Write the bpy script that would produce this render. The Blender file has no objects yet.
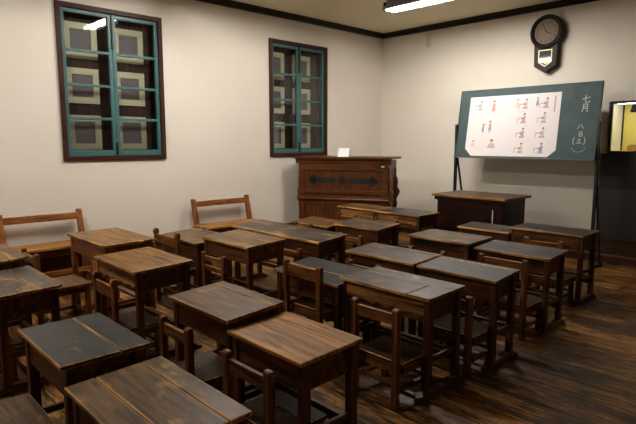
import bpy, math, random
from mathutils import Vector, Matrix
C = bpy.context.scene.collection
R = math.radians
random.seed(7)

# ------------------------------------------------------------------ materials
def newmat(name):
    m = bpy.data.materials.new(name); m.use_nodes = True
    nt = m.node_tree; b = nt.nodes['Principled BSDF']
    return m, nt, b
def plain(name, col, rough=.6, metal=0, emit=None, es=0, spec=.5):
    m, nt, b = newmat(name)
    b.inputs['Base Color'].default_value = (*col, 1)
    b.inputs['Roughness'].default_value = rough
    b.inputs['Metallic'].default_value = metal
    b.inputs['Specular IOR Level'].default_value = spec
    if emit:
        b.inputs['Emission Color'].default_value = (*emit, 1); b.inputs['Emission Strength'].default_value = es
    return m
def ramp(nt, stops):
    r = nt.nodes.new('ShaderNodeValToRGB')
    while len(r.color_ramp.elements) < len(stops): r.color_ramp.elements.new(.5)
    for e, (p, c) in zip(r.color_ramp.elements, stops):
        e.position = p; e.color = (*c, 1) if len(c) == 3 else c
    return r
def objcoord(nt, scale, rnd=True):
    tc = nt.nodes.new('ShaderNodeTexCoord'); out = tc.outputs['Object']
    if rnd:
        oi = nt.nodes.new('ShaderNodeObjectInfo'); mu = nt.nodes.new('ShaderNodeMath'); mu.operation = 'MULTIPLY'; mu.inputs[1].default_value = 37
        nt.links.new(oi.outputs['Random'], mu.inputs[0])
        ad = nt.nodes.new('ShaderNodeVectorMath'); ad.operation = 'ADD'
        nt.links.new(out, ad.inputs[0]); nt.links.new(mu.outputs[0], ad.inputs[1]); out = ad.outputs[0]
    mp = nt.nodes.new('ShaderNodeMapping'); mp.inputs['Scale'].default_value = scale
    nt.links.new(out, mp.inputs['Vector'])
    return mp.outputs[0], out
def noise(nt, vec, sc, det=4, rough=.55, dist=0):
    n = nt.nodes.new('ShaderNodeTexNoise'); n.inputs['Scale'].default_value = sc; n.inputs['Detail'].default_value = det
    n.inputs['Roughness'].default_value = rough; n.inputs['Distortion'].default_value = dist
    nt.links.new(vec, n.inputs['Vector']); return n
_wood = {}
def wood(kind, axis='x'):
    """kind = (dark, light, worn, wear threshold, roughness)"""
    if (kind, axis) in _wood: return _wood[(kind, axis)]
    dark, light, worn, th, rough = KINDS[kind]
    m, nt, b = newmat('wood_%s_%s' % (kind, axis))
    sc = {'x': (1.2, 14, 14), 'y': (14, 1.2, 14), 'z': (14, 14, 1.2)}[axis]
    v, raw = objcoord(nt, sc)
    n = noise(nt, v, 2.2, 7, .6, .6)
    r = ramp(nt, [(.36, dark), (.66, light)]); nt.links.new(n.outputs['Fac'], r.inputs[0])
    big = noise(nt, raw, 5.5, 6, .65, .3)
    fine = noise(nt, v, 5, 5, .7)
    mm = nt.nodes.new('ShaderNodeMath'); mm.operation = 'MULTIPLY_ADD'; mm.inputs[1].default_value = .4
    nt.links.new(fine.outputs['Fac'], mm.inputs[0]); nt.links.new(big.outputs['Fac'], mm.inputs[2])
    wr = ramp(nt, [(th, (0, 0, 0)), (min(th + .2, 1), (1, 1, 1))]); nt.links.new(mm.outputs[0], wr.inputs[0])
    mx = nt.nodes.new('ShaderNodeMix'); mx.data_type = 'RGBA'
    nt.links.new(wr.outputs[0], mx.inputs[0]); nt.links.new(r.outputs[0], mx.inputs[6]); mx.inputs[7].default_value = (*worn, 1)
    nt.links.new(mx.outputs[2], b.inputs['Base Color'])
    rr = nt.nodes.new('ShaderNodeMapRange'); rr.inputs[3].default_value = rough - .1; rr.inputs[4].default_value = rough + .16
    nt.links.new(big.outputs['Fac'], rr.inputs[0]); nt.links.new(rr.outputs[0], b.inputs['Roughness'])
    b.inputs['Specular IOR Level'].default_value = .30 if kind in ('black', 'slate') else .20
    bp = nt.nodes.new('ShaderNodeBump'); bp.inputs['Strength'].default_value = .35; bp.inputs['Distance'].default_value = .004
    nt.links.new(n.outputs['Fac'], bp.inputs['Height']); nt.links.new(bp.outputs[0], b.inputs['Normal'])
    _wood[(kind, axis)] = m; return m
KINDS = {
 'black':  ((.009, .009, .010), (.032, .029, .028), (.30, .16, .055), .86, .36),
 'slate':  ((.016, .012, .010), (.080, .060, .043), (.42, .22, .070), .75, .36),
 'umber':  ((.034, .016, .006), (.150, .074, .027), (.38, .19, .055), .80, .36),
 'honey':  ((.130, .052, .010), (.470, .215, .048), (.48, .26, .075), .81, .40),
 'tan':    ((.075, .036, .011), (.280, .140, .043), (.42, .23, .070), .83, .40),
 'drab':   ((.048, .027, .012), (.200, .112, .045), (.40, .23, .085), .76, .38),
 'body':   ((.014, .006, .003), (.120, .042, .012), (.34, .14, .035), .87, .36),
 'brown':  ((.026, .010, .004), (.160, .060, .017), (.36, .16, .040), .85, .36),
 'carved': ((.018, .008, .003), (.360, .160, .042), (.48, .24, .065), .80, .40),
 'red':    ((.100, .024, .007), (.270, .080, .022), (.40, .14, .035), .92, .35),
 'chair':  ((.030, .010, .003), (.240, .086, .022), (.50, .23, .060), .84, .36),
 'bench':  ((.090, .024, .007), (.330, .120, .030), (.50, .25, .065), .82, .34),
 'seat':   ((.070, .034, .012), (.280, .150, .055), (.46, .28, .110), .82, .34),
 'edge':   ((.110, .046, .012), (.720, .370, .105), (.75, .43, .15), .78, .42),
 'organ':  ((.050, .013, .003), (.125, .040, .008), (.13, .036, .009), .97, .34),
 'oxblood':((.010, .003, .002), (.028, .007, .004), (.04, .011, .007), .97, .34),
 'trim':   ((.007, .005, .004), (.018, .011, .009), (.03, .02, .02), .97, .45),
 'skirt':  ((.030, .013, .006), (.085, .036, .015), (.10, .05, .02), .95, .38),
 'frame':  ((.026, .008, .005), (.056, .017, .010), (.08, .03, .02), .97, .42),
 'seatdark':((.012, .006, .003), (.060, .026, .010), (.20, .10, .03), .90, .42),
 'shutter':((.055, .024, .018), (.110, .050, .036), (.12, .06, .04), .97, .5),
}
def wall_mat(name, col):
    m, nt, b = newmat(name)
    v, raw = objcoord(nt, (1, 1, 1), False)
    n = noise(nt, raw, 1.3, 5); r = ramp(nt, [(.3, tuple(c * .95 for c in col)), (.7, col)])
    nt.links.new(n.outputs['Fac'], r.inputs[0]); nt.links.new(r.outputs[0], b.inputs['Base Color'])
    f = noise(nt, raw, 90, 3); bp = nt.nodes.new('ShaderNodeBump'); bp.inputs['Strength'].default_value = .08; bp.inputs['Distance'].default_value = .003
    nt.links.new(f.outputs['Fac'], bp.inputs['Height']); nt.links.new(bp.outputs[0], b.inputs['Normal'])
    b.inputs['Roughness'].default_value = .85; b.inputs['Specular IOR Level'].default_value = .2
    return m
def floor_mat():
    m, nt, b = newmat('old_floorboards')
    v, raw = objcoord(nt, (1, 1, 1), False)
    br = nt.nodes.new('ShaderNodeTexBrick'); nt.links.new(raw, br.inputs['Vector'])
    br.inputs['Scale'].default_value = 1; br.inputs['Brick Width'].default_value = 4.6; br.inputs['Row Height'].default_value = .225
    br.inputs['Mortar Size'].default_value = .007; br.inputs['Mortar Smooth'].default_value = .3; br.offset = .37
    br.inputs['Color1'].default_value = (0, 0, 0, 1); br.inputs['Color2'].default_value = (1, 1, 1, 1); br.inputs['Mortar'].default_value = (.5, .5, .5, 1)
    sp = nt.nodes.new('ShaderNodeSeparateColor'); nt.links.new(br.outputs['Color'], sp.inputs[0])
    # shift the grain per board
    cx = nt.nodes.new('ShaderNodeCombineXYZ'); mu = nt.nodes.new('ShaderNodeMath'); mu.operation = 'MULTIPLY'; mu.inputs[1].default_value = 9
    nt.links.new(sp.outputs[0], mu.inputs[0]); nt.links.new(mu.outputs[0], cx.inputs[0]); nt.links.new(mu.outputs[0], cx.inputs[2])
    ad = nt.nodes.new('ShaderNodeVectorMath'); ad.operation = 'ADD'; nt.links.new(raw, ad.inputs[0]); nt.links.new(cx.outputs[0], ad.inputs[1])
    mp = nt.nodes.new('ShaderNodeMapping'); mp.inputs['Scale'].default_value = (1.3, 10, 3); nt.links.new(ad.outputs[0], mp.inputs['Vector'])
    g = noise(nt, mp.outputs[0], 2.6, 9, .66, 1.5)
    base = ramp(nt, [(.30, (.016, .007, .002)), (.44, (.130, .056, .014)), (.56, (.480, .230, .060)), (.70, (.800, .430, .130))])
    nt.links.new(g.outputs['Fac'], base.inputs[0])
    big = noise(nt, raw, 1.5, 5, .62, .5)
    dk = ramp(nt, [(.36, (.16, .15, .15)), (.60, (1, 1, 1))]); nt.links.new(big.outputs['Fac'], dk.inputs[0])
    m1 = nt.nodes.new('ShaderNodeMix'); m1.data_type = 'RGBA'; m1.blend_type = 'MULTIPLY'; m1.inputs[0].default_value = 1
    nt.links.new(base.outputs[0], m1.inputs[6]); nt.links.new(dk.outputs[0], m1.inputs[7])
    bt = nt.nodes.new('ShaderNodeMapRange'); bt.inputs[3].default_value = .40; bt.inputs[4].default_value = 1.5
    nt.links.new(sp.outputs[0], bt.inputs[0])
    m2 = nt.nodes.new('ShaderNodeMix'); m2.data_type = 'RGBA'; m2.blend_type = 'MULTIPLY'; m2.inputs[0].default_value = 1
    mp2 = nt.nodes.new('ShaderNodeMapping'); mp2.inputs['Scale'].default_value = (3.0, 34, 8); nt.links.new(ad.outputs[0], mp2.inputs['Vector'])
    g2 = noise(nt, mp2.outputs[0], 1.6, 5, .7, .8); f2 = ramp(nt, [(.36, (.22, .20, .18)), (.56, (1.15, 1.1, 1.05))]); nt.links.new(g2.outputs['Fac'], f2.inputs[0])
    m4 = nt.nodes.new('ShaderNodeMix'); m4.data_type = 'RGBA'; m4.blend_type = 'MULTIPLY'; m4.inputs[0].default_value = .75
    nt.links.new(m1.outputs[2], m4.inputs[6]); nt.links.new(f2.outputs[0], m4.inputs[7])
    nt.links.new(m4.outputs[2], m2.inputs[6]); nt.links.new(bt.outputs[0], m2.inputs[7])
    m3 = nt.nodes.new('ShaderNodeMix'); m3.data_type = 'RGBA'
    nt.links.new(br.outputs['Fac'], m3.inputs[0]); nt.links.new(m2.outputs[2], m3.inputs[6]); m3.inputs[7].default_value = (.008, .005, .003, 1)
    nt.links.new(m3.outputs[2], b.inputs['Base Color']); b.inputs['Specular IOR Level'].default_value = .24
    rr = nt.nodes.new('ShaderNodeMapRange'); rr.inputs[3].default_value = .28; rr.inputs[4].default_value = .62
    nt.links.new(g.outputs['Fac'], rr.inputs[0]); nt.links.new(rr.outputs[0], b.inputs['Roughness'])
    bp = nt.nodes.new('ShaderNodeBump'); bp.inputs['Strength'].default_value = .5; bp.inputs['Distance'].default_value = .006
    sub = nt.nodes.new('ShaderNodeMath'); sub.operation = 'SUBTRACT'; nt.links.new(g.outputs['Fac'], sub.inputs[0]); nt.links.new(br.outputs['Fac'], sub.inputs[1])
    nt.links.new(sub.outputs[0], bp.inputs['Height']); nt.links.new(bp.outputs[0], b.inputs['Normal'])
    return m
def chalkboard_mat():
    m, nt, b = newmat('chalkboard_green')
    v, raw = objcoord(nt, (1, 1, 2.5), False)
    n = noise(nt, raw, 3.2, 6, .65, .8); r = ramp(nt, [(.3, (.022, .050, .052)), (.75, (.055, .088, .088))])
    nt.links.new(n.outputs['Fac'], r.inputs[0]); nt.links.new(r.outputs[0], b.inputs['Base Color']); b.inputs['Roughness'].default_value = .7
    return m
def glass_mat(name='pane_glass', tint=(1, 1, 1)):
    m = bpy.data.materials.new(name); m.use_nodes = True; nt = m.node_tree; nt.nodes.clear()
    o = nt.nodes.new('ShaderNodeOutputMaterial'); t = nt.nodes.new('ShaderNodeBsdfTransparent'); g = nt.nodes.new('ShaderNodeBsdfGlossy')
    g.inputs['Roughness'].default_value = .02; t.inputs[0].default_value = (*tint, 1)
    f = nt.nodes.new('ShaderNodeFresnel'); f.inputs['IOR'].default_value = 1.32
    mx = nt.nodes.new('ShaderNodeMixShader'); nt.links.new(f.outputs[0], mx.inputs[0]); nt.links.new(t.outputs[0], mx.inputs[1]); nt.links.new(g.outputs[0], mx.inputs[2])
    nt.links.new(mx.outputs[0], o.inputs[0]); return m
M = dict(
 wall=wall_mat('plaster_cream', (.77, .71, .615)), ceil=wall_mat('ceiling_cream', (.80, .72, .52)), floor=floor_mat(), board=chalkboard_mat(),
 teal=plain('teal_paint', (.040, .125, .120), .45), cream=plain('cream_paint', (.92, .84, .55), .6), dusk=plain('grey_infill', (.27, .215, .225), .6),
 glass=glass_mat('pane_glass', (.86, .88, .88)), metal=plain('black_metal', (.012, .014, .018), .4, .3), housing=plain('lamp_housing', (.32, .32, .33), .5),
 tube=plain('tube_glow', (1, 1, 1), .4, 0, (1, .95, .88), 62), paper=plain('paper_white', (.76, .70, .69), .7), card=plain('card_white', (.82, .85, .86), .5),
 red=plain('print_red', (.58, .27, .25), .8), pink=plain('print_pink', (.58, .42, .41), .8), grey=plain('print_grey', (.42, .37, .39), .8), ink=plain('print_dark', (.15, .13, .14), .8),
 blue=plain('print_blue', (.20, .28, .50), .8), green=plain('print_green', (.38, .52, .46), .8), skin=plain('print_skin', (.70, .50, .38), .8), faint=plain('print_faint', (.70, .62, .62), .8),
 chalk=plain('chalk', (.52, .56, .55), .9), chalkfaint=plain('chalk_faint', (.16, .21, .21), .9), tray=plain('chalk_dusted_lip', (.10, .12, .12), .7), slot=plain('slot_black', (.006, .007, .008), .8),
 case=plain('case_black', (.018, .016, .014), .5), yellow=plain('case_backing', (.90, .74, .22), .7), caseside=plain('case_side', (.80, .80, .76), .6),
 dial=plain('clock_dial', (.13, .070, .026), .55), gilt=plain('gilt_line', (.62, .47, .24), .4, .3), mirror=plain('clock_glass', (.03, .035, .035), .06, 0, spec=.9), brass=plain('brass', (.55, .33, .10), .3, 1),
 iron=plain('dark_iron', (.02, .02, .02), .45, .6), conduit=plain('conduit_cream', (.58, .53, .47), .5), casewarm=plain('exhibit_tan', (.42, .22, .08), .7),
 caselamp=plain('case_lamp', (1, 1, 1), .5, 0, (1, .93, .75), 22),
)

# ------------------------------------------------------------------ mesh builder
class MB:
    def __init__(s): s.v = []; s.f = []; s.m = []
    def add(s, vs, fs, mi=0, mat=None):
        k = len(s.v); s.v += [(mat @ Vector(p)) if mat else Vector(p) for p in vs]
        s.f += [[k + i for i in f] for f in fs]; s.m += [mi] * len(fs); return s
    def box(s, x0, x1, y0, y1, z0, z1, mi=0, mat=None):
        vs = [(x, y, z) for z in (z0, z1) for y in (y0, y1) for x in (x0, x1)]
        return s.add(vs, [(0, 2, 3, 1), (4, 5, 7, 6), (0, 1, 5, 4), (2, 6, 7, 3), (0, 4, 6, 2), (1, 3, 7, 5)], mi, mat)
    def prism(s, pts, a, b, plane='xz', mi=0, mat=None):
        """polygon pts in plane, extruded from a to b along the remaining axis"""
        def P(p, t): return {'xz': (p[0], t, p[1]), 'yz': (t, p[0], p[1]), 'xy': (p[0], p[1], t)}[plane]
        n = len(pts); vs = [P(p, a) for p in pts] + [P(p, b) for p in pts]
        fs = [list(range(n)), list(range(2 * n - 1, n - 1, -1))] + [(i, i + n, (i + 1) % n + n, (i + 1) % n) for i in range(n)]
        return s.add(vs, fs, mi, mat)
    def disc(s, cx, cz, r, y0, y1, n=32, mi=0, rz=None):
        return s.prism([(cx + r * math.cos(2 * math.pi * i / n), cz + (rz or r) * math.sin(2 * math.pi * i / n)) for i in range(n)], y0, y1, 'xz', mi)
    def beam(s, a, b, w, d, mi=0):
        a = Vector(a); b = Vector(b); z = (b - a); L = z.length; q = z.to_track_quat('Z', 'Y').to_matrix().to_4x4()
        return s.box(-w / 2, w / 2, -d / 2, d / 2, 0, L, mi, Matrix.Translation(a) @ q)
    def cyl(s, a, b, r, n=16, mi=0):
        a = Vector(a); b = Vector(b); z = (b - a); q = Matrix.Translation(a) @ z.to_track_quat('Z', 'Y').to_matrix().to_4x4()
        return s.prism([(r * math.cos(2 * math.pi * i / n), r * math.sin(2 * math.pi * i / n)) for i in range(n)], 0, z.length, 'xy', mi, q)
    def warp(s, fn): s.v = [Vector(fn(p)) for p in s.v]; return s
    def build(s, name, mats, parent=None, bevel=0, bmat=None, seg=2, loc=(0, 0, 0), rz=0):
        me = bpy.data.meshes.new(name); me.from_pydata([tuple(p) for p in s.v], [], s.f)
        for x in (mats if isinstance(mats, (list, tuple)) else [mats]): me.materials.append(x)
        for p, i in zip(me.polygons, s.m): p.material_index = i
        import bmesh
        bm = bmesh.new(); bm.from_mesh(me); bmesh.ops.recalc_face_normals(bm, faces=bm.faces); bm.to_mesh(me); bm.free()
        o = bpy.data.objects.new(name, me); C.objects.link(o); o.parent = parent; o.location = loc; o.rotation_euler = (0, 0, rz)
        if bevel:
            md = o.modifiers.new('bevel', 'BEVEL'); md.width = bevel; md.segments = seg; md.limit_method = 'ANGLE'; md.angle_limit = R(40)
            if bmat is not None: md.material = bmat
        return o
def box1(name, dims, mats, parent=None, bevel=0, **k): return MB().box(*dims).build(name, mats, parent, bevel, **k)
def thing(name, label, cat, loc=(0, 0, 0), rz=0, group=None):
    o = bpy.data.objects.new(name, None); C.objects.link(o); o.location = loc; o.rotation_euler = (0, 0, rz); o.empty_display_size = .1
    o['label'] = label; o['category'] = cat
    if group: o['group'] = group
    return o
def tag(o, label, cat, group=None):
    o['label'] = label; o['category'] = cat
    if group: o['group'] = group
    return o
def struct(o): o['kind'] = 'structure'; return o

# ------------------------------------------------------------------ room shell
XL, XR, YB, YF, ZC = -5.88, 2.2, -2.6, 7.1, 3.275
struct(box1('floor', (XL - .3, XR + .1, YB - .1, YF + .6, -.12, 0), M['floor']))
struct(box1('ceiling', (XL - .3, XR + .1, YB - .1, YF + .6, ZC, ZC + .1), M['ceil']))
WIN = [(1.92, 3.085, 1.30, 2.92), (4.67, 5.78, 1.295, 2.905)]
w = MB(); ys = YB
for (a, b, z0, z1) in WIN:
    w.box(XL - .3, XL, ys, a, 0, ZC); w.box(XL - .3, XL, a, b, 0, z0); w.box(XL - .3, XL, a, b, z1, ZC); ys = b
w.box(XL - .3, XL, ys, YF + .6, 0, ZC)
struct(w.build('wall_left', M['wall']))
CX0, CX1, CZ0, CZ1 = -2.315, -.85, 1.38, 1.985      # opening for the showcase
w = MB(); w.box(XL, CX0, YF, YF + .6, 0, ZC); w.box(CX0, CX1, YF, YF + .6, 0, CZ0); w.box(CX0, CX1, YF, YF + .6, CZ1, ZC); w.box(CX1, XR, YF, YF + .6, 0, ZC)
struct(w.build('wall_front', M['wall']))
struct(box1('wall_right', (XR, XR + .1, YB, YF + .6, 0, ZC), M['wall']))
struct(box1('wall_back', (XL, XR, YB - .1, YB, 0, ZC), M['wall']))
def skirting(name, pts, a, b, plane): return struct(MB().prism(pts, a, b, plane).build(name, wood('skirt', 'x' if plane == 'yz' else 'y'), None, .003))
prof = [(0, 0), (-.045, 0), (-.045, .10), (-.03, .115), (-.03, .215), (-.022, .225), (-.022, .285), (-.04, .295), (-.04, .32), (0, .32)]
skirting('baseboard_front', [(YF + p[0], p[1]) for p in prof], XL, XR, 'yz')
skirting('baseboard_left', [(XL - p[0], p[1]) for p in prof], YB, YF - .05, 'xz')
skirting('baseboard_right', [(XR + p[0], p[1]) for p in prof], YB, YF - .05, 'xz')
crown = [(0, .025), (-.03, .025), (-.045, .045), (-.045, .068), (-.065, .08), (-.065, .10), (0, .10)]
skirting('trim_1', [(YF + p[0], ZC - .1 + p[1]) for p in crown], XL, XR, 'yz')
skirting('trim_2', [(XL - p[0], ZC - .1 + p[1]) for p in crown], YB, YF - .07, 'xz')
for n in ('trim_1', 'trim_2'): bpy.data.objects[n].data.materials[0] = wood('trim', 'x')

# windows: brown frame, two teal casements of four panes, shutters boarded behind with cream squares
for i, (a, b, z0, z1) in enumerate(WIN):
    W = bpy.data.objects.new('window_%d' % (i + 1), None); C.objects.link(W); W.location = (XL, a, z0); struct(W)
    ww, hh = b - a, z1 - z0; f = MB(); t = .05
    for (y0, y1, q0, q1) in ((0, t, 0, hh), (ww - t, ww, 0, hh), (t, ww - t, 0, t), (t, ww - t, hh - t, hh)): f.box(-.19, .025, y0, y1, q0, q1)
    f.build('window_frame', wood('frame', 'z'), W, .004)
    mid = ww / 2
    for k, (y0, y1) in enumerate(((t, mid - .002), (mid + .002, ww - t))):
        c = MB(); s = .040
        xa, xb = -.045, -.005
        c.box(xa, xb, y0, y0 + s, t, hh - t); c.box(xa, xb, y1 - s, y1, t, hh - t)
        c.box(xa, xb, y0 + s, y1 - s, t, t + .06); c.box(xa, xb, y0 + s, y1 - s, hh - t - s, hh - t)
        for zz in (.45, .80, 1.155): c.box(xa + .006, xb - .004, y0 + s, y1 - s, zz - .014, zz + .014)
        co = c.build('casement', M['teal'], W, .003)
        box1('pane', (-.028, -.024, y0 + s, y1 - s, t + .06, hh - t - s), M['glass'], co)
    box1('latch', (-.006, .012, mid - .012, mid + .012, .055, .20), M['iron'], W, .003)
    box1('bolt', (-.006, .010, mid - .010, mid + .010, hh - .42, hh - .04), M['iron'], W, .003)
    sh = MB()
    for j in range(8): sh.box(-.17, -.155, t + j * (ww - 2 * t) / 8 + .001, t + (j + 1) * (ww - 2 * t) / 8 - .001, t, hh - t)
    sh.build('shutter', wood('shutter', 'z'), W, .002)
    offs = (.115, .645) if i == 0 else (.035, .545)
    for y0 in offs:
        for q in (.115, .615, 1.09):
            p = MB(); S, H, bw = .355, .375, .068
            p.box(-.155, -.135, y0, y0 + S, q, q + bw); p.box(-.155, -.135, y0, y0 + S, q + H - bw, q + H)
            p.box(-.155, -.135, y0, y0 + bw, q + bw, q + H - bw); p.box(-.155, -.135, y0 + S - bw, y0 + S, q + bw, q + H - bw)
            po = p.build('shutter_panel', M['cream'], W, .003)
            box1('infill', (-.154, -.145, y0 + bw, y0 + S - bw, q + bw, q + H - bw), M['dusk'], po)

# ------------------------------------------------------------------ ceiling lights
def lamp(x, y, label):
    L = thing('ceiling_light', label, 'ceiling light', (x, y, ZC), 0, 'fluorescent ceiling lights')
    n = 1.30
    box1('mounting_bar', (0, n, -.035, .035, -.06, 0), M['housing'], L, .004)
    MB().prism([(-.05, -.055), (-.115, -.125), (-.115, -.150), (-.108, -.150), (-.045, -.064), (.045, -.064), (.108, -.150), (.115, -.150), (.115, -.125), (.05, -.055)], 0, n, 'yz').build('reflector', M['housing'], L)
    for e in (0, n - .03): box1('end_cap', (e, e + .03, -.10, .10, -.16, -.06), M['iron'], L, .004)
    for s in (-.05, .05): MB().cyl((.03, s, -.137), (n - .03, s, -.137), .016).build('tube', M['tube'], L)
lamp(-4.42, 5.43, 'lit fluorescent ceiling light with grey reflector near the corner above the chalkboard end')
lamp(-5.0, 3.1, 'lit fluorescent ceiling light over the middle rows of desks')
lamp(-4.72, .5, 'lit fluorescent ceiling light over the desks at the back of the room')

# ------------------------------------------------------------------ desks
LEG = .045
def desk(name, label, x0, x1, y0, z, depth=.40, top='slate', body='body', tilt=.035, groove=.72, cracks=(), lidL=False, tagit=False, face=None, group='wooden pupil desks', shelf=True, rim=True):
    """x0..x1, near edge y0, near edge height z"""
    w = x1 - x0; D = thing(name, label, 'desk', ((x0 + x1) / 2, y0, 0), 0, group)
    hw = w / 2; ih = hw - .028; yn, yf = .03, depth - .025; box_h = .135
    def wp(p): return (p[0], p[1], p[2] + tilt * p[1] / .4) if p[2] > z - .25 else p
    t = .020
    gy = depth * groove; L = MB(); gap = .004
    ycuts = [0] + [depth * c for c in cracks] + [gy, depth]
    if lidL:
        sx = hw - .16
        L.box(-hw, sx - gap, 0, gy - gap, z - t, z); L.box(sx, hw, 0, gy - gap, z - t, z); L.box(-hw, hw, gy, depth, z - t, z)
    else:
        for a, b in zip(ycuts[:-1], ycuts[1:]): L.box(-hw, hw, a, b - (gap if b < depth else 0), z - t, z)
    if rim:
        for q in range(0, len(L.f), 6):
            if abs(min(L.v[i][1] for i in L.f[q + 2])) < 1e-6: L.m[q + 2] = 1
    L.warp(wp).build('desktop', [wood(top, 'x'), wood('edge', 'x')], D, .0045, 1, 2)
    zt = z - t
    B = MB()
    B.box(-ih, ih, yn, yn + .018, zt - box_h, zt)
    B.box(-ih, ih, yf - .018, yf, zt - box_h, zt); B.box(-ih, -ih + .018, yn + .018, yf - .018, zt - box_h, zt); B.box(ih - .018, ih, yn + .018, yf - .018, zt - box_h, zt)
    B.box(-ih + .018, ih - .018, yn + .018, yf - .018, zt - box_h, zt - box_h + .012)
    B.warp(wp).build('book_box', [wood(body, 'x'), wood('edge', 'x')], D, .002, 1)
    if face:
        F = MB(); n = 14
        up = [(-ih + .02 + (2 * ih - .04) * i / n, zt - box_h + .035 + .012 * math.sin(i * 2.3)) for i in range(n + 1)]
        F.prism(up + [(ih - .02, zt - .014), (-ih + .02, zt - .014)], yn - .010, yn, 'xz')
        F.build('carved_apron', wood(face, 'x'), D, .003)
    for sx in (-1, 1):
        xa, xb = (ih - LEG * .6, ih + LEG * .4) if sx > 0 else (-ih - LEG * .4, -ih + LEG * .6)
        for (ya, yb) in ((yn - .008, yn + LEG - .008), (yf - LEG + .004, yf + .004)):
            box1('leg', (xa + .002, xb - .002, ya, yb, .05, zt - .004 + (tilt * ya / .4)), wood(body, 'z'), D, .004)
        fp = [(yn - .075, 0), (yn - .075, .022), (yn - .045, .032), (yn - .02, .055), (yf + .02, .055), (yf + .045, .032), (yf + .075, .022), (yf + .075, 0), (yf + .03, 0), (yf + .02, .012), (yn - .02, .012), (yn - .03, 0)]
        fo = MB().prism(fp, xa - .004, xb + .004, 'yz').build('foot', wood(body, 'y'), D, .004)
        box1('side_stretcher', (xa + .012, xb - .012, yn + LEG - .01, yf - LEG + .006, .215, .25), wood(body, 'y'), D, .003)
    box1('back_stretcher', (-ih + .02, ih - .02, yf - LEG * .6, yf - LEG * .6 + .02, .15, .19), wood(body, 'x'), D, .003)
    if shelf: box1('foot_bar', (-ih + .02, ih - .02, yn + .255, yn + .285, .222, .242), wood(body, 'x'), D, .003)
    if tagit:
        o = box1('paper_tag', (-.022, .022, -.002, 0, -.016, .016), M['card'], D, loc=(ih + .008, yn - .078, .062)); o['label'] = 'small white paper tag'
        o.rotation_euler = (R(-35), R(-20), R(18))
    return D

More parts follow.
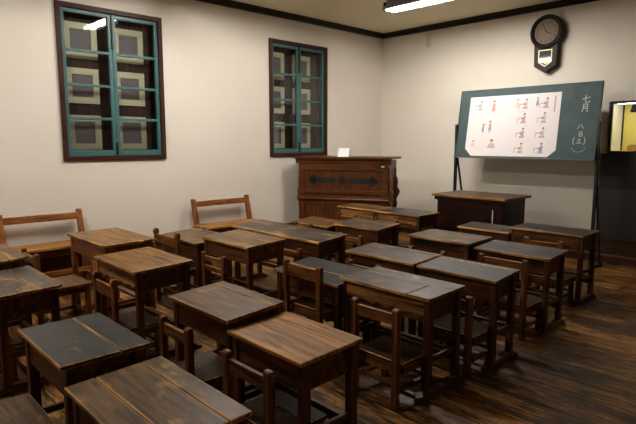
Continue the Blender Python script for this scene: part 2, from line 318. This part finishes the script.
DESKS = [
 # name label x0 x1 y0 z opts
 ('pupil_desk', 'brown-grey plank-top pupil desk cut off by the bottom edge of the photo', -2.03, -1.38, 0.613, .585, dict(depth=0.395, tilt=0.013, rim=False, top='drab', groove=.78, cracks=(.30,))),
 ('pupil_desk', 'black-topped pupil desk with a golden worn groove in the nearest row', -2.655, -2.085, 0.62, .645, dict(depth=0.37, tilt=0.0, top='black', groove=.66)),
 ('pupil_desk', 'dark brown pupil desk slightly higher than the tan desk against its right side', -2.7, -2.112, 1.4, .636, dict(depth=0.365, tilt=0.024, rim=False, top='umber', groove=.80)),
 ('pupil_desk', 'warm tan pupil desk with a pale groove, low in the middle of the foreground', -2.11, -1.565, 1.395, .59, dict(depth=0.385, tilt=0.011, rim=False, top='honey', groove=.76)),
 ('pupil_desk', 'grey-black pupil desk with golden worn patches at the left edge of the photo', -4.13, -3.43, .69, .61, dict(tilt=.012, depth=.38, top='slate', groove=.64)),
 ('pupil_desk', 'worn brown-grey pupil desk cut off by the left edge of the photo', -4.82, -4.15, .68, .655, dict(depth=.39, top='drab', groove=.75)),
 ('pupil_desk', 'tall reddish brown pupil desk on the left beside the wall bench', -4.79, -4.006, 1.553, .715, dict(depth=0.439, tilt=0.004, rim=False, top='tan', body='red', groove=.72, )),
 ('pupil_desk', 'brown pupil desk with a pale groove, lower than the reddish desk on its left', -3.972, -3.284, 1.467, .655, dict(depth=0.44, tilt=0.013, top='tan', face='carved', groove=.70)),
 ('pupil_desk', 'plain dull brown pupil desk half hidden behind a chair with knobbed posts', -4.8, -4.13, 2.423, .60, dict(depth=0.415, tilt=0.021, rim=False, top='umber', groove=.86)),
 ('pupil_desk', 'grey and gold streaked pupil desk with deep sides in the middle row', -4.08, -3.388, 2.45, .668, dict(depth=0.409, tilt=0.021, top='drab', body='brown', groove=.62)),
 ('double_desk', 'long dark two-seat desk with gold worn near edge, in front of the second wall bench', -4.665, -3.336, 3.18, .62, dict(depth=0.38, tilt=0.032, top='slate', groove=.70, cracks=(.03,))),
 ('pupil_desk', 'small brown low pupil desk just before the organ, behind the long two-seat desk', -4.69, -4.09, 4.03, .575, dict(depth=0.34, tilt=0.035, rim=False, top='umber', groove=.7)),
 ('pupil_desk', 'dark pupil desk with gold near edge, right of the low brown one before the organ', -4.041, -3.41, 4.076, .62, dict(depth=0.37, tilt=0.032, top='slate', groove=.7)),
 ('pupil_desk', 'brown-topped pupil desk in the farthest row directly before the organ', -4.79, -4.145, 4.905, .68, dict(depth=0.33, tilt=0.015, top='umber', face='carved', groove=.8)),
 ('pupil_desk', 'dark shiny-topped pupil desk in the farthest row by the organ\'s right end', -4.137, -3.472, 4.867, .68, dict(depth=0.41, tilt=0.006, top='black', face='carved', groove=.72)),
 ('pupil_desk', 'low black-topped pupil desk wedged left of the desk with the framed lid', -3.02, -2.36, 2.42, .57, dict(depth=.38, top='black', groove=.45)),
 ('pupil_desk', 'dark pupil desk with a framed lid and carved front, white tag at its foot', -2.37, -1.666, 2.454, .62, dict(depth=0.383, tilt=0.01, top='slate', face='carved', lidL=True, groove=.66, tagit=True)),
 ('pupil_desk', 'grey pupil desk with a frayed golden near edge behind the framed-lid desk', -2.935, -2.25, 3.102, .622, dict(depth=0.363, tilt=0.02, top='slate', groove=.86)),
 ('pupil_desk', 'smooth dark grey pupil desk right of the frayed one, in the right-hand column', -2.243, -1.618, 3.125, .61, dict(depth=0.33, tilt=0.029, top='black', groove=.88)),
 ('pupil_desk', 'dark pupil desk with a narrow lid line before the teacher\'s desk', -2.975, -2.332, 3.986, .64, dict(depth=0.415, tilt=0.01, top='slate', groove=.66)),
 ('pupil_desk', 'dark plain-topped pupil desk with a wide chair pushed up, third in the right column', -2.297, -1.657, 4.02, .612, dict(depth=0.357, tilt=0.025, top='black', groove=.88)),
 ('pupil_desk', 'low dark pupil desk squeezed below the teacher\'s desk in the front right pair', -3.065, -2.472, 4.992, .602, dict(depth=0.33, tilt=0.019, top='black', groove=.7)),
 ('pupil_desk', 'tall dark pupil desk nearest the black display case, in the front right corner', -2.465, -1.758, 4.98, .662, dict(depth=0.385, tilt=0.006, top='black', face='brown', groove=.88)),
]
for (nm, lb, x0, x1, y0, z, kw) in DESKS:
    desk(nm, lb, x0, x1, y0, z, **kw)

# ------------------------------------------------------------------ chairs
def chair(label, xc, yb, w=.35, hp=.60, hs=.26, dep=.29, rz=0, style='plain', mat='chair', seat='seatdark'):
    """yb: back face of the rear posts"""
    T = thing('pupil_chair', label, 'chair', (xc, yb, 0), rz, 'small wooden pupil chairs')
    hw = w / 2; p = .041; lean = .0
    def ln(q): return (q[0], q[1] - lean * max(0, q[2] - hs) / .25 + lean * .9, q[2])
    for s in (-1, 1):
        a, b = (hw - p, hw) if s > 0 else (-hw, -hw + p)
        o = MB()
        if style == 'knob':
            pts = [(0, 0), (0, hp - .06), (-.008, hp - .045), (-.008, hp - .02), (.006, hp), (.026, hp), (.038, hp - .015), (.038, hp - .04), (.030, hp - .06), (.030, hp - .16), (.034, hp - .19), (.034, 0)]
        else:
            pts = [(0, 0), (0, hp - .010), (.008, hp), (.030, hp), (.036, hp - .010), (.036, 0)]
        o.prism(pts, a, b, 'yz')
        # split the post so it can lean above the seat
        o2 = MB()
        low = MB().box(a, b, 0, .036, 0, hs); up = MB().prism([q if q[1] > hs else (q[0], hs) for q in pts], a, b, 'yz')
        o2.v = low.v + up.v; o2.f = low.f + [[i + len(low.v) for i in f] for f in up.f]; o2.m = [0] * len(o2.f)
        o2.warp(ln).build('back_post', wood(mat, 'z'), T, .004)
    rails = {'plain': [(hp - .095, hp - .030)], 'double': [(hp - .065, hp - .025), (hp - .145, hp - .105)], 'knob': [(hp - .135, hp - .05)], 'slat': [(hp - .075, hp - .02)], 'wide': [(hp - .10, hp - .02)]}[style]
    for (za, zb) in rails:
        r = MB().box(-hw + p - .004, hw - p + .004, .006, .024, za, zb)
        r.warp(ln).build('back_rail', [wood(mat, 'x'), wood('edge', 'x')], T, .003, 1)
    if style == 'slat':
        MB().box(-.03, .03, .008, .020, hs + .01, hp - .07).warp(ln).build('back_slat', wood(mat, 'z'), T, .002)
    MB().box(-hw - .006, hw + .006, .045, .045 + dep, hs - .022, hs).build('seat', [wood(seat, 'x'), wood('edge', 'x')], T, .004, 1)
    fl = .045 + dep - .045
    for s in (-1, 1):
        a, b = (hw - p, hw) if s > 0 else (-hw, -hw + p)
        box1('leg', (a, b, fl, fl + .035, 0, hs - .022), wood(mat, 'z'), T, .004)
        box1('side_stretcher', (a + .008, b - .008, .075, fl + .004, .08, .105), wood(mat, 'y'), T, .002)
        box1('side_rail', (a + .006, b - .006, .075, fl + .004, hs - .075, hs - .023), wood(mat, 'y'), T, .002)
    box1('front_stretcher', (-hw + p - .004, hw - p + .004, fl + .008, fl + .028, .10, .125), wood(mat, 'x'), T, .002)
    box1('back_stretcher', (-hw + p - .004, hw - p + .004, .052, .070, .10, .13), wood(mat, 'x'), T, .002)
    box1('seat_rail', (-hw + p - .004, hw - p + .004, .047, .065, hs - .075, hs - .023), wood(mat, 'x'), T, .002)
    return T
CH = [
 ('small wooden chair with a wide back rail at the framed-lid desk with the tag', -1.915, 2.262, dict(w=.35, hp=.58, style='plain')),
 ('small dark chair with a pale-edged back rail at the warm tan foreground desk', -1.81, 1.28, dict(w=.345, hp=.56, style='plain')),
 ('small dark chair at the dark brown desk left of the tan one', -2.476, 1.30, dict(w=.31, hp=.56, style='plain')),
 ('reddish chair standing taller than the low black desk it is drawn up to', -2.64, 2.35, dict(w=.38, hp=.68, hs=.37, dep=.27, style='wide')),
 ('small brown chair at the right half of the long two-seat desk', -3.56, 3.03, dict(w=.30, hp=.57, style='plain')),
 ('small light brown chair with two back rails at the grey and gold streaked desk', -3.64, 2.28, dict(w=.33, hp=.60, style='double')),
 ('dark chair with knobbed post tops at the plain dull brown desk', -4.42, 2.28, dict(w=.44, hp=.70, hs=.36, style='knob')),
 ('dark chair with knobbed posts at the brown desk with a pale groove', -3.522, 1.35, dict(w=.34, hp=.61, style='knob')),
 ('chair with a light worn wooden seat pulled out from the tall reddish brown desk', -4.50, 1.16, dict(w=.37, hp=.655, hs=.37, dep=.36, style='plain', seat='seat')),
 ('small chair tucked under the grey desk with the frayed golden edge', -2.54, 2.87, dict(w=.31, hp=.62, style='plain')),
 ('short chair at the smooth dark grey desk, mostly hidden behind the framed-lid desk', -1.86, 2.93, dict(w=.36, hp=.53, style='plain')),
 ('small chair with rounded posts and pale rail at the desk with the narrow lid line', -2.58, 3.73, dict(w=.36, hp=.60, style='knob')),
 ('wide chair with a golden brown back rail at the third desk of the right column', -1.93, 3.80, dict(w=.40, hp=.62, style='wide')),
 ('chair with a tall panelled back at the desk nearest the black display case', -2.04, 4.78, dict(w=.36, hp=.62, style='double')),
 ('small chair tucked under the dark shiny-topped desk by the organ', -3.78, 4.65, dict(w=.34, hp=.64, style='plain')),
 ('small chair tucked under the brown-topped far desk directly before the organ', -4.37, 4.64, dict(w=.30, hp=.64, style='plain')),
 ('small chair tucked under the dark desk right of the low brown one', -3.636, 3.90, dict(w=.32, hp=.57, style='plain')),
 ('small chair tucked under the low brown desk before the organ', -4.312, 3.86, dict(w=.28, hp=.615, style='plain')),
 ('dark chair at the nearest black-topped desk, seat just inside the photo\'s bottom left corner', -2.38, .27, dict(w=.36, hp=.56, hs=.37, dep=.31, style='plain', seat='umber')),
 ('chair under the grey-black desk with golden patches at the left edge', -3.78, .50, dict(w=.36, hp=.56, style='plain')),
]
for (lb, xc, yb, kw) in CH: chair(lb, xc, yb, **kw)

# ------------------------------------------------------------------ benches along the left wall
def bench(label, y0, y1):
    T = thing('wall_bench', label, 'bench', (XL, (y0 + y1) / 2, 0), 0, 'two-seat benches against the left wall')
    h = (y1 - y0) / 2
    def ln(q): return (q[0] - .07 * max(0, q[2] - .46) / .34, q[1], q[2])
    for s in (-1, 1):
        a, b = (h - .055, h) if s > 0 else (-h, -h + .055)
        pp = MB().prism([(.13, .46), (.13, .77), (.138, .80), (.165, .80), (.175, .785), (.168, .75), (.180, .62), (.185, .46)], a, b, 'xz')
        lo = MB().box(.13, .185, a, b, 0, .46); pp.f += [[i + len(pp.v) for i in f] for f in lo.f]; pp.v += lo.v; pp.m += lo.m
        pp.warp(ln).build('back_post', wood('bench', 'z'), T, .004)
        box1('leg', (.40, .445, a, b, 0, .435), wood('bench', 'z'), T, .004)
        box1('side_stretcher', (.185, .40, a + .01, b - .01, .12, .16), wood('bench', 'x'), T, .003)
    MB().box(.155, .18, -h + .05, h - .05, .70, .77).warp(ln).build('back_rail', [wood('bench', 'y'), wood('edge', 'y')], T, .004, 1)
    MB().box(.125, .46, -h - .01, h + .01, .46, .485).build('seat', [wood('honey', 'y'), wood('edge', 'y')], T, .005, 1)
    box1('front_rail', (.41, .435, -h + .055, h - .055, .20, .245), wood('bench', 'y'), T, .003)
    box1('seat_rail', (.41, .435, -h + .055, h - .055, .39, .459), wood('body', 'y'), T, .003)
    box1('back_panel', (.14, .155, -h + .055, h - .055, .16, .455), wood('body', 'y'), T, .002)
bench('reddish wooden two-seat bench with worn seat against the left wall below the first window', 1.24, 2.04)
bench('reddish wooden two-seat bench against the left wall between the two windows', 3.36, 4.22)

# ------------------------------------------------------------------ organ
OW, OH = 1.33, 1.30
Lc = Vector((-5.64, 4.965, 0)); ang = math.atan2(.55, 1.16)
O = thing('reed_organ', 'reddish brown wooden reed organ standing across the room corner, pierced black slots facing the desks', 'organ', Lc, ang)
wo, woz = wood('organ', 'x'), wood('organ', 'z')
box1('base', (.0, OW, .0, .52, 0, .10), wo, O, .006)
box1('carcass', (.02, OW - .02, .03, .50, .10, OH - .05), woz, O, .004)
box1('top_board', (-.04, OW + .04, -.035, .54, OH - .028, OH), [wood('organ', 'x')], O, .006)
MB().prism([(.03, OH - .10), (.005, OH - .09), (.0, OH - .05), (-.02, OH - .04), (-.02, OH - .028), (.03, OH - .028)], -.02, OW + .02, 'yz').build('cornice', wo, O, .002)
fr = MB()
fr.box(.02, .10, .012, .03, .10, OH - .10); fr.box(OW - .10, OW - .02, .012, .03, .10, OH - .10)
fr.box(.10, OW - .10, .012, .03, OH - .19, OH - .10); fr.box(.10, OW - .10, .012, .03, .79, .84); fr.box(.10, OW - .10, .012, .03, .64, .70)
fr.box(.10, OW - .10, .012, .03, .10, .20)
for k in range(1, 4): xx = .10 + (OW - .20) * k / 4; fr.box(xx - .025, xx + .025, .012, .03, .20, .64)
fr.build('front_frame', wo, O, .004)
MB().prism([(.012, .685), (-.012, .70), (-.02, .72), (-.012, .735), (-.014, .75), (.012, .76)], .0, OW, 'yz').build('belt_moulding', wo, O, .002)
cz = .975 
def quatre(cx, czz, r):
    m = MB()
    for dx, dz in ((1, 0), (-1, 0), (0, 1), (0, -1)): m.disc(cx + dx * r * .75, czz + dz * r * .75, r * .52, .022, .0275, 16)
    m.box(cx - r * .7, cx + r * .7, .022, .0275, czz - r * .7, czz + r * .7); return m
s = quatre(OW / 2, cz + .0, .054)
for sg in (-1, 1):
    e = quatre(OW / 2 + sg * .43, cz, .056); k0 = len(s.v); s.v += e.v; s.f += [[i + k0 for i in f] for f in e.f]; s.m += e.m
    a, b = OW / 2 + sg * .105, OW / 2 + sg * .42; s.box(min(a, b), max(a, b), .022, .0275, cz - .032, cz + .032)
    x1_ = OW / 2 + sg * .43; s.prism([(x1_ + sg * .03, cz + .03), (x1_ + sg * .08, cz), (x1_ + sg * .03, cz - .03)], .022, .0275, 'xz')
so = s.warp(lambda p: (p[0], p[1] + .003, p[2])).build('pierced_slots', M['slot'], O); so['label'] = 'black pierced arrow and quatrefoil slots'
for sg in (0, 1):
    prof = [(.0, .08), (.02, .16), (.05, .19), (.055, .24), (.03, .27), (.05, .31), (.09, .35), (.11, .40), (.075, .44), (.05, .46), (.065, .52), (.05, .58), (.02, .62), (.025, .70), (.0, .74)]
    pr = [(q[0] * (.62 if sg else .36), q[1] + .42) for q in prof]
    pts = [(OW - .02 + q[0], q[1]) for q in pr] if sg else [(.02 - q[0], q[1]) for q in pr][::-1]
    MB().prism(pts, .04, .10, 'xz').build('scroll_bracket', woz, O, .006)
    MB().prism(pts, .40, .46, 'xz').build('scroll_bracket', woz, O, .006)
o = box1('maker_plate', (OW - .115, OW - .075, .006, .012, OH - .135, OH - .120), M['card'], O); o['label'] = 'tiny white plate'
def onorg(x, y, z): return tuple(Lc + Matrix.Rotation(ang, 3, 'Z') @ Vector((x, y, z)))
cd = MB().prism([(0, 0), (.045, .115), (.050, .115), (.012, 0)], -.080, .080, 'yz').build('notice_card', M['card'], None, loc=onorg(.66, .06, OH), rz=ang)
tag(cd, 'small white notice card standing on top of the reed organ', 'card')

# ------------------------------------------------------------------ teacher's desk
T = thing('teacher_desk', 'dark oxblood wooden teacher\'s desk with overhanging top before the chalkboard', 'desk', (-3.40, 5.72, 0))
ox, oxz = wood('oxblood', 'x'), wood('oxblood', 'z')
tp = MB(); tp.box(-.49, .02, 0, .43, .82, .85); tp.box(.024, .51, 0, .43, .82, .85); tp.box(-.49, .51, .434, .66, .82, .85)
tp.build('desktop', [wood('slate', 'x'), wood('honey', 'x')], T, .005, 1)
box1('edge_strip', (-.49, .51, -.012, 0, .822, .848), wood('honey', 'x'), T, .003)
box1('front_panel', (-.44, .46, .05, .07, .0, .82), ox, T, .003)
for a in (-.44, .44): box1('side_panel', (a, a + .02, .07, .60, 0, .82), oxz, T, .003)
box1('back_panel', (-.42, .44, .58, .60, .05, .82), ox, T, .003)
box1('batten', (-.47, .49, .025, .049, .775, .819), ox, T, .003)
box1('pale_strip', (.325, .335, .044, .05, .46, .70), M['card'], T)['label'] = 'narrow pale upright strip'  # thin pale upright strip set against the front panel

# ------------------------------------------------------------------ chalkboard on its stand, poster, chalk writing
BY = 6.45; bx0, bx1, bz0, bz1 = -4.03, -2.225, 1.305, 2.185
def shear(p): return (p[0] - (p[2] - bz0) * .035, p[1] + (p[2] - bz0) * .22, p[2])
B = thing('chalkboard', 'green chalkboard on a black metal stand against the front wall', 'chalkboard', ((bx0 + bx1) / 2, BY, 0))
hw = (bx1 - bx0) / 2
MB().box(-hw, hw, 0, .03, bz0, bz1).warp(shear).build('board', M['board'], B, .004)
fr = MB(); e = .012
fr.box(-hw - e, hw + e, -.006, .034, bz1, bz1 + e); fr.box(-hw - e, hw + e, -.006, .034, bz0 - e, bz0); fr.box(-hw - e, -hw, -.006, .034, bz0, bz1); fr.box(hw, hw + e, -.006, .034, bz0, bz1)
fr.warp(shear).build('board_frame', plain('board_rim', (.02, .04, .042), .5), B, .003)
box1('chalk_ledge', (-hw, hw, -.035, -.007, bz0 - .016, bz0 - .004), M['tray'], B, .003)
for sx in (-1, 1):
    x = sx * (hw + .0)
    box1('stand_post', (x - .018 + sx * .02, x + .018 + sx * .02, .04, .075, .03, 1.74), M['metal'], B, .004)
    MB().beam((x + .0, .07, 1.28), (x + .0, .42, .03), .022, .022).build('rear_strut', M['metal'], B, .003)
    box1('stand_foot', (x - .02, x + .02, -.12, .46, 0, .03), M['metal'], B, .005)
box1('cross_bar', (-hw, hw, .04, .07, .30, .335), M['metal'], B, .003)
# chalk strokes
ck = MB()
def stroke(pts, wd=.009, mi=0, y=-.0005):
    for (a, b) in zip(pts[:-1], pts[1:]):
        d = Vector((b[0] - a[0], b[1] - a[1])); n = Vector((-d.y, d.x)).normalized() * wd / 2; dd = d.normalized() * wd * .3
        A = Vector(a) - dd; Bv = Vector(b) + dd
        ck.prism([tuple(A + n), tuple(A - n), tuple(Bv - n), tuple(Bv + n)], y - .0012, y, 'xz', mi)
def glyph(cx, cz, s, strokes, wd=.009, mi=0):
    for st in strokes: stroke([(cx + s * p[0], cz + s * p[1]) for p in st], wd, mi)
gx = hw - .155
glyph(gx, 1.995, .046, [[(-.9, .0), (.9, .45)], [(-.15, .95), (-.15, -.55), (.1, -.8), (.85, -.75), (.9, -.4)]], .008)                 # 七
glyph(gx, 1.895, .048, [[(-.45, .9), (-.45, -.2), (-.75, -.95)], [(-.45, .9), (.5, .9), (.5, -.9), (.3, -.8)], [(-.4, .35), (.45, .35)], [(-.4, -.15), (.45, -.15)]], .008)  # 月
glyph(gx - .03, 1.680, .036, [[(-.25, .6), (-.5, -.2), (-.95, -.7)], [(.2, .7), (.5, -.1), (.95, -.65)]], .0055)                    # 八
glyph(gx - .02, 1.592, .032, [[(-.5, .8), (-.5, -.8)], [(-.5, .8), (.5, .8), (.5, -.8)], [(-.5, 0), (.5, 0)], [(-.5, -.8), (.5, -.8)]], .0065)  # 日
glyph(gx - .03, 1.512, .034, [[(-.6, .3), (.6, .3)], [(0, .9), (0, -.7)], [(-.85, -.7), (.85, -.7)]], .0060)                                    # 土
glyph(gx - .03, 1.512, .042, [[(-1.25, 1), (-1.6, .3), (-1.6, -.4), (-1.25, -1)], [(1.25, 1), (1.6, .3), (1.6, -.4), (1.25, -1)]], .0065)
glyph(gx - .03, 1.435, .085, [[(math.cos(t) * .9, math.sin(t) * .6) for t in [R(180 + 20 * i) for i in range(10)]]], .012, 1)
ck.warp(shear).build('chalk_writing', [M['chalk'], M['chalkfaint']], B)['label'] = 'white chalk date written in Japanese'

# the poster
px0, px1, pz0, pz1 = -3.885, -2.665, 1.318, 2.100
pm = MB(); k = .095
pm.prism([(px0, pz1), (px1, pz1), (px1 + .0, pz0 + k * .9), (px1 - k, pz0), (px0 + k, pz0), (px0, pz0 + k)], -.004, -.002, 'xz', 0)
W_, H_ = px1 - px0, pz1 - pz0
def U(u, v): return px0 + u * W_, pz0 + v * H_
MI = dict(paper=0, red=1, pink=2, grey=3, ink=4, blue=5, green=6, skin=7, faint=8)
def ell(u, v, rx, rz, c, y=-.0045):
    x, z = U(u, v); pm.disc(x, z, rx, y - .0006, y, 12, MI[c], rz)
def poly(u, v, pts, c, y=-.0050):
    x, z = U(u, v); pm.prism([(x + a, z + b) for a, b in pts], y - .0006, y, 'xz', MI[c])
def head(u, v, dz=0, s=1): 
    x, z = U(u, v); pm.disc(x, z + dz, .016 * s, -.0056, -.005, 12, 7); pm.prism([(x - .017 * s, z + dz), (x + .017 * s, z + dz), (x + .013 * s, z + dz + .018 * s), (x - .013 * s, z + dz + .018 * s)], -.0064, -.0058, 'xz', 4)
def seated(u, v, c='red', s=1.25):
    poly(u, v, [(-.055 * s, -.05), (-.048 * s, -.05), (-.048 * s, .0), (.0, .0), (.0, .012), (-.055 * s, .012)], 'grey')
    poly(u, v, [(-.005, -.03), (.035, -.03), (.042, .035), (.012, .04)], c)
    poly(u, v, [(-.04, -.005), (.02, .012), (.02, .026), (-.04, .012)], 'pink', -.0056)
    poly(u, v, [(-.02, -.055), (.048, -.055), (.048, -.03), (-.02, -.03)], 'grey', -.0056)
    head(u, v, .0, .8); 
    x, z = U(u, v); pm.disc(x + .022, z + .056, .015, -.0056, -.005, 12, 7); pm.disc(x + .024, z + .064, .013, -.0064, -.0058, 12, 4)
def standing(u, v, c='red', s=1):
    poly(u, v, [(-.018 * s, -.05 * s), (.02 * s, -.05 * s), (.012 * s, .03 * s), (-.010 * s, .03 * s)], c)
    poly(u, v, [(-.01 * s, -.075 * s), (-.003 * s, -.075 * s), (.0, -.05 * s), (-.01 * s, -.05 * s)], 'grey'); poly(u, v, [(.006 * s, -.075 * s), (.013 * s, -.075 * s), (.012 * s, -.05 * s), (.004 * s, -.05 * s)], 'grey')
    head(u, v, .045 * s, .85 * s)
def clabel(u, v, w): poly(u, v, [(0, 0), (w, 0), (w, .006), (0, .006)], 'faint')
seated(.12, .84, 'green'); standing(.29, .83, 'red', 1.25); standing(.27, .50, 'red', 1.15); standing(.19, .47, 'blue', .9)
poly(.20, .47, [(-.02, .035), (.01, .03), (.02, .045), (-.01, .05)], 'blue'); head(.31, .22, .02, 1.3); poly(.31, .20, [(-.05, -.035), (.05, -.035), (.03, .01), (-.03, .01)], 'pink'); poly(.31, .20, [(-.05, -.05), (.05, -.05), (.05, -.035), (-.05, -.035)], 'grey')
head(.09, .22, .02, .8); poly(.09, .19, [(-.025, -.03), (.025, -.03), (.015, .03), (-.015, .03)], 'skin')
standing(.555, .86, 'skin', .9); seated(.63, .83, 'pink'); standing(.765, .87, 'blue', .9); seated(.845, .83, 'grey')
for i, v in enumerate((.60, .365, .125)): seated(.625, v, ('red', 'red', 'pink')[i]); seated(.835, v, ('green', 'pink', 'blue')[i])
poly(.945, .80, [(-.008, -.08), (.008, -.08), (.008, .115), (-.008, .115)], 'red')
for v in (.78, .54, .30, .06): clabel(.56, v - .06, .26)
for (u, v, w_) in ((.05, .70, .14), (.04, .40, .13), (.14, .23, .12), (.14, .16, .14), (.14, .10, .10)): clabel(u, v, w_)
for u in (.42, .48, .52): poly(u, .85, [(0, -.04), (.005, -.04), (.005, .08), (0, .08)], 'faint')
poly(.50, .5, [(0, -.36), (.002, -.36), (.002, .36), (0, .36)], 'faint')
po = pm.warp(shear).build('picture_poster', [M[c] for c in ('paper', 'red', 'pink', 'grey', 'ink', 'blue', 'green', 'skin', 'faint')], None, loc=(0, BY, 0))
tag(po, 'white paper poster of small pictures of pupils, fixed on the chalkboard', 'poster')

# ------------------------------------------------------------------ wall clock
K = thing('wall_clock', 'dark wooden pendulum wall clock with round dial on the front wall', 'clock', (-3.09, YF, 2.39))
r0 = .215; cz = .515
cs = MB(); cs.prism([(-.145, .09), (0, 0), (.145, .09), (.155, .36), (-.155, .36)], -.10, 0, 'xz'); cs.build('case', wood('trim', 'z'), K, .006)
rm = MB(); n = 48
ring = [(r0, -.02), (r0, -.10), (r0 - .012, -.125), (r0 - .035, -.13), (.158, -.118), (.155, -.105), (.155, -.02)]
vs = [(q[0] * math.cos(2 * math.pi * i / n), q[1], cz + q[0] * math.sin(2 * math.pi * i / n)) for i in range(n) for q in ring]; m_ = len(ring)
rm.add(vs, [(i * m_ + j, i * m_ + (j + 1) % m_, ((i + 1) % n) * m_ + (j + 1) % m_, ((i + 1) % n) * m_ + j) for i in range(n) for j in range(m_)])
rm.build('bezel', wood('trim', 'x'), K)
nm_ = MB().disc(0, cz, .156, -.104, -.02, 40)
for i in range(12):
    a = R(30 * i); Mx = Matrix.Translation((0, 0, cz)) @ Matrix.Rotation(a, 4, 'Y'); w_ = .014 if i % 3 else .019
    nm_.box(-w_, -w_ + .008, -.1065, -.1035, .105, .140, 1, Mx); nm_.box(w_ - .008, w_, -.1065, -.1035, .105, .140, 1, Mx)
nm_.build('dial', [M['dial'], plain('marks', (.02, .010, .005), .6)], K)
for a, L, w_, y in ((118, .075, .014, -.110), (336, .115, .010, -.113)):
    MB().box(-w_ / 2, w_ / 2, y, y + .002, -.02, L, 0, Matrix.Translation((0, 0, cz)) @ Matrix.Rotation(R(a), 4, 'Y')).build('clock_hand', M['iron'], K)
pent = [(-.088, .135), (0, .075), (.088, .135), (.088, .290), (-.088, .290)]
inn = [(-.078, .140), (0, .088), (.078, .140), (.078, .280), (-.078, .280)]
g = MB(); N5 = 5
vs = [(p[0], y, p[1]) for y in (-.106, -.099) for p in pent] + [(p[0], y, p[1]) for y in (-.106, -.099) for p in inn]
for i in range(5):
    j = (i + 1) % 5; g.add([vs[i], vs[j], vs[10 + j], vs[10 + i], vs[5 + i], vs[5 + j], vs[15 + j], vs[15 + i]], [(0, 1, 2, 3), (4, 5, 6, 7), (0, 1, 5, 4), (2, 3, 7, 6)])
g.build('gilt_border', M['gilt'], K)
gl = MB().prism(inn, -.1015, -.1005, 'xz').build('pendulum_glass', M['mirror'], K)
MB().disc(.01, .135, .022, -.1045, -.1025, 20).build('pendulum', M['brass'], K)

# ------------------------------------------------------------------ display case
D = thing('display_case', 'black display case with a glass window and yellow lit backing at the right', 'display case', (0, YF, 0))
box1('lower_cabinet', (-2.365, -.80, -.035, -.001, .325, 1.36), M['case'], D, .003)
f = MB()
for d in ((-2.285, -2.26, CZ0, CZ1), (-.90, -.875, CZ0, CZ1)): f.box(d[0], d[1], -.05, .0, d[2], d[3])
f.box(-2.285, -.875, -.05, 0, CZ0 - .02, CZ0 + .012); f.box(-2.285, -.875, -.05, 0, CZ1 - .03, CZ1)
f.build('window_frame', M['case'], D, .003)
box1('glass', (-2.26, -.90, -.030, -.026, CZ0 + .012, CZ1 - .03), M['glass'], D)
i = MB(); box1('case_backing', (-2.285, -.9, .40, .415, CZ0 + .013, CZ1 - .02), M['yellow'], D)
box1('case_side', (-2.287, -2.275, .001, .40, CZ0 + .013, CZ1 - .02), M['caseside'], D); box1('case_side', (-.90, -.888, .001, .40, CZ0 + .013, CZ1 - .02), M['caseside'], D)
box1('case_floor', (-2.285, -.9, .001, .40, CZ0 + .001, CZ0 + .012), M['yellow'], D); box1('case_roof', (-2.285, -.9, .001, .40, CZ1 - .02, CZ1 - .01), M['case'], D)
box1('case_lamp', (-2.22, -1.0, .004, .026, CZ1 - .031, CZ1 - .021), M['caselamp'], D)
box1('corner_post', (-2.275, -2.26, .385, .40, CZ0 + .013, CZ1 - .02), M['case'], D)
ct = MB().prism([(-.10, 0), (.30, 0), (.30, .12), (-.07, .12)], 0, .02, 'xz').build('school_hat', M['slot'], None, .004, loc=(-2.09, YF + .37, 1.87))
tag(ct, 'black school hat hanging on the yellow backing inside the display case', 'hat')
cb = MB().box(0, .5, 0, .12, 0, .06).box(.02, .48, .01, .11, .06, .075).build('exhibit_box', M['casewarm'], None, .006, loc=(-2.16, YF + .25, CZ0 + .012))
tag(cb, 'low tan object lying on the floor of the display case', 'exhibit')

# small fittings on the front wall
cv = box1('wall_plate', (-5.015, -4.935, YF - .012, YF, 2.96, 3.17), M['conduit'], None, .004); tag(cv, 'cream cover plate high on the front wall below the ceiling trim', 'wall plate')

# ------------------------------------------------------------------ camera, world, view
cam = bpy.data.cameras.new('camera'); co = bpy.data.objects.new('camera', cam); C.objects.link(co)
cam.sensor_width = 36; cam.lens = 30.044; cam.clip_start = .05
RM = Matrix(((0.68974363, -0.09467069, 0.71783786), (0.72405368, 0.09018462, -0.68382235), (0, 0.99141525, 0.13075093)))
co.matrix_world = Matrix.Translation((0, 0, 1.5)) @ RM.to_4x4()
bpy.context.scene.camera = co
wd = bpy.data.worlds.new('world'); bpy.context.scene.world = wd; wd.use_nodes = True
wd.node_tree.nodes['Background'].inputs[0].default_value = (.5, .5, .5, 1); wd.node_tree.nodes['Background'].inputs[1].default_value = .02
vs_ = bpy.context.scene.view_settings; vs_.view_transform = 'Standard'; vs_.look = 'None'; vs_.gamma = 1; vs_.exposure = 1.33; vs_.use_curve_mapping = False
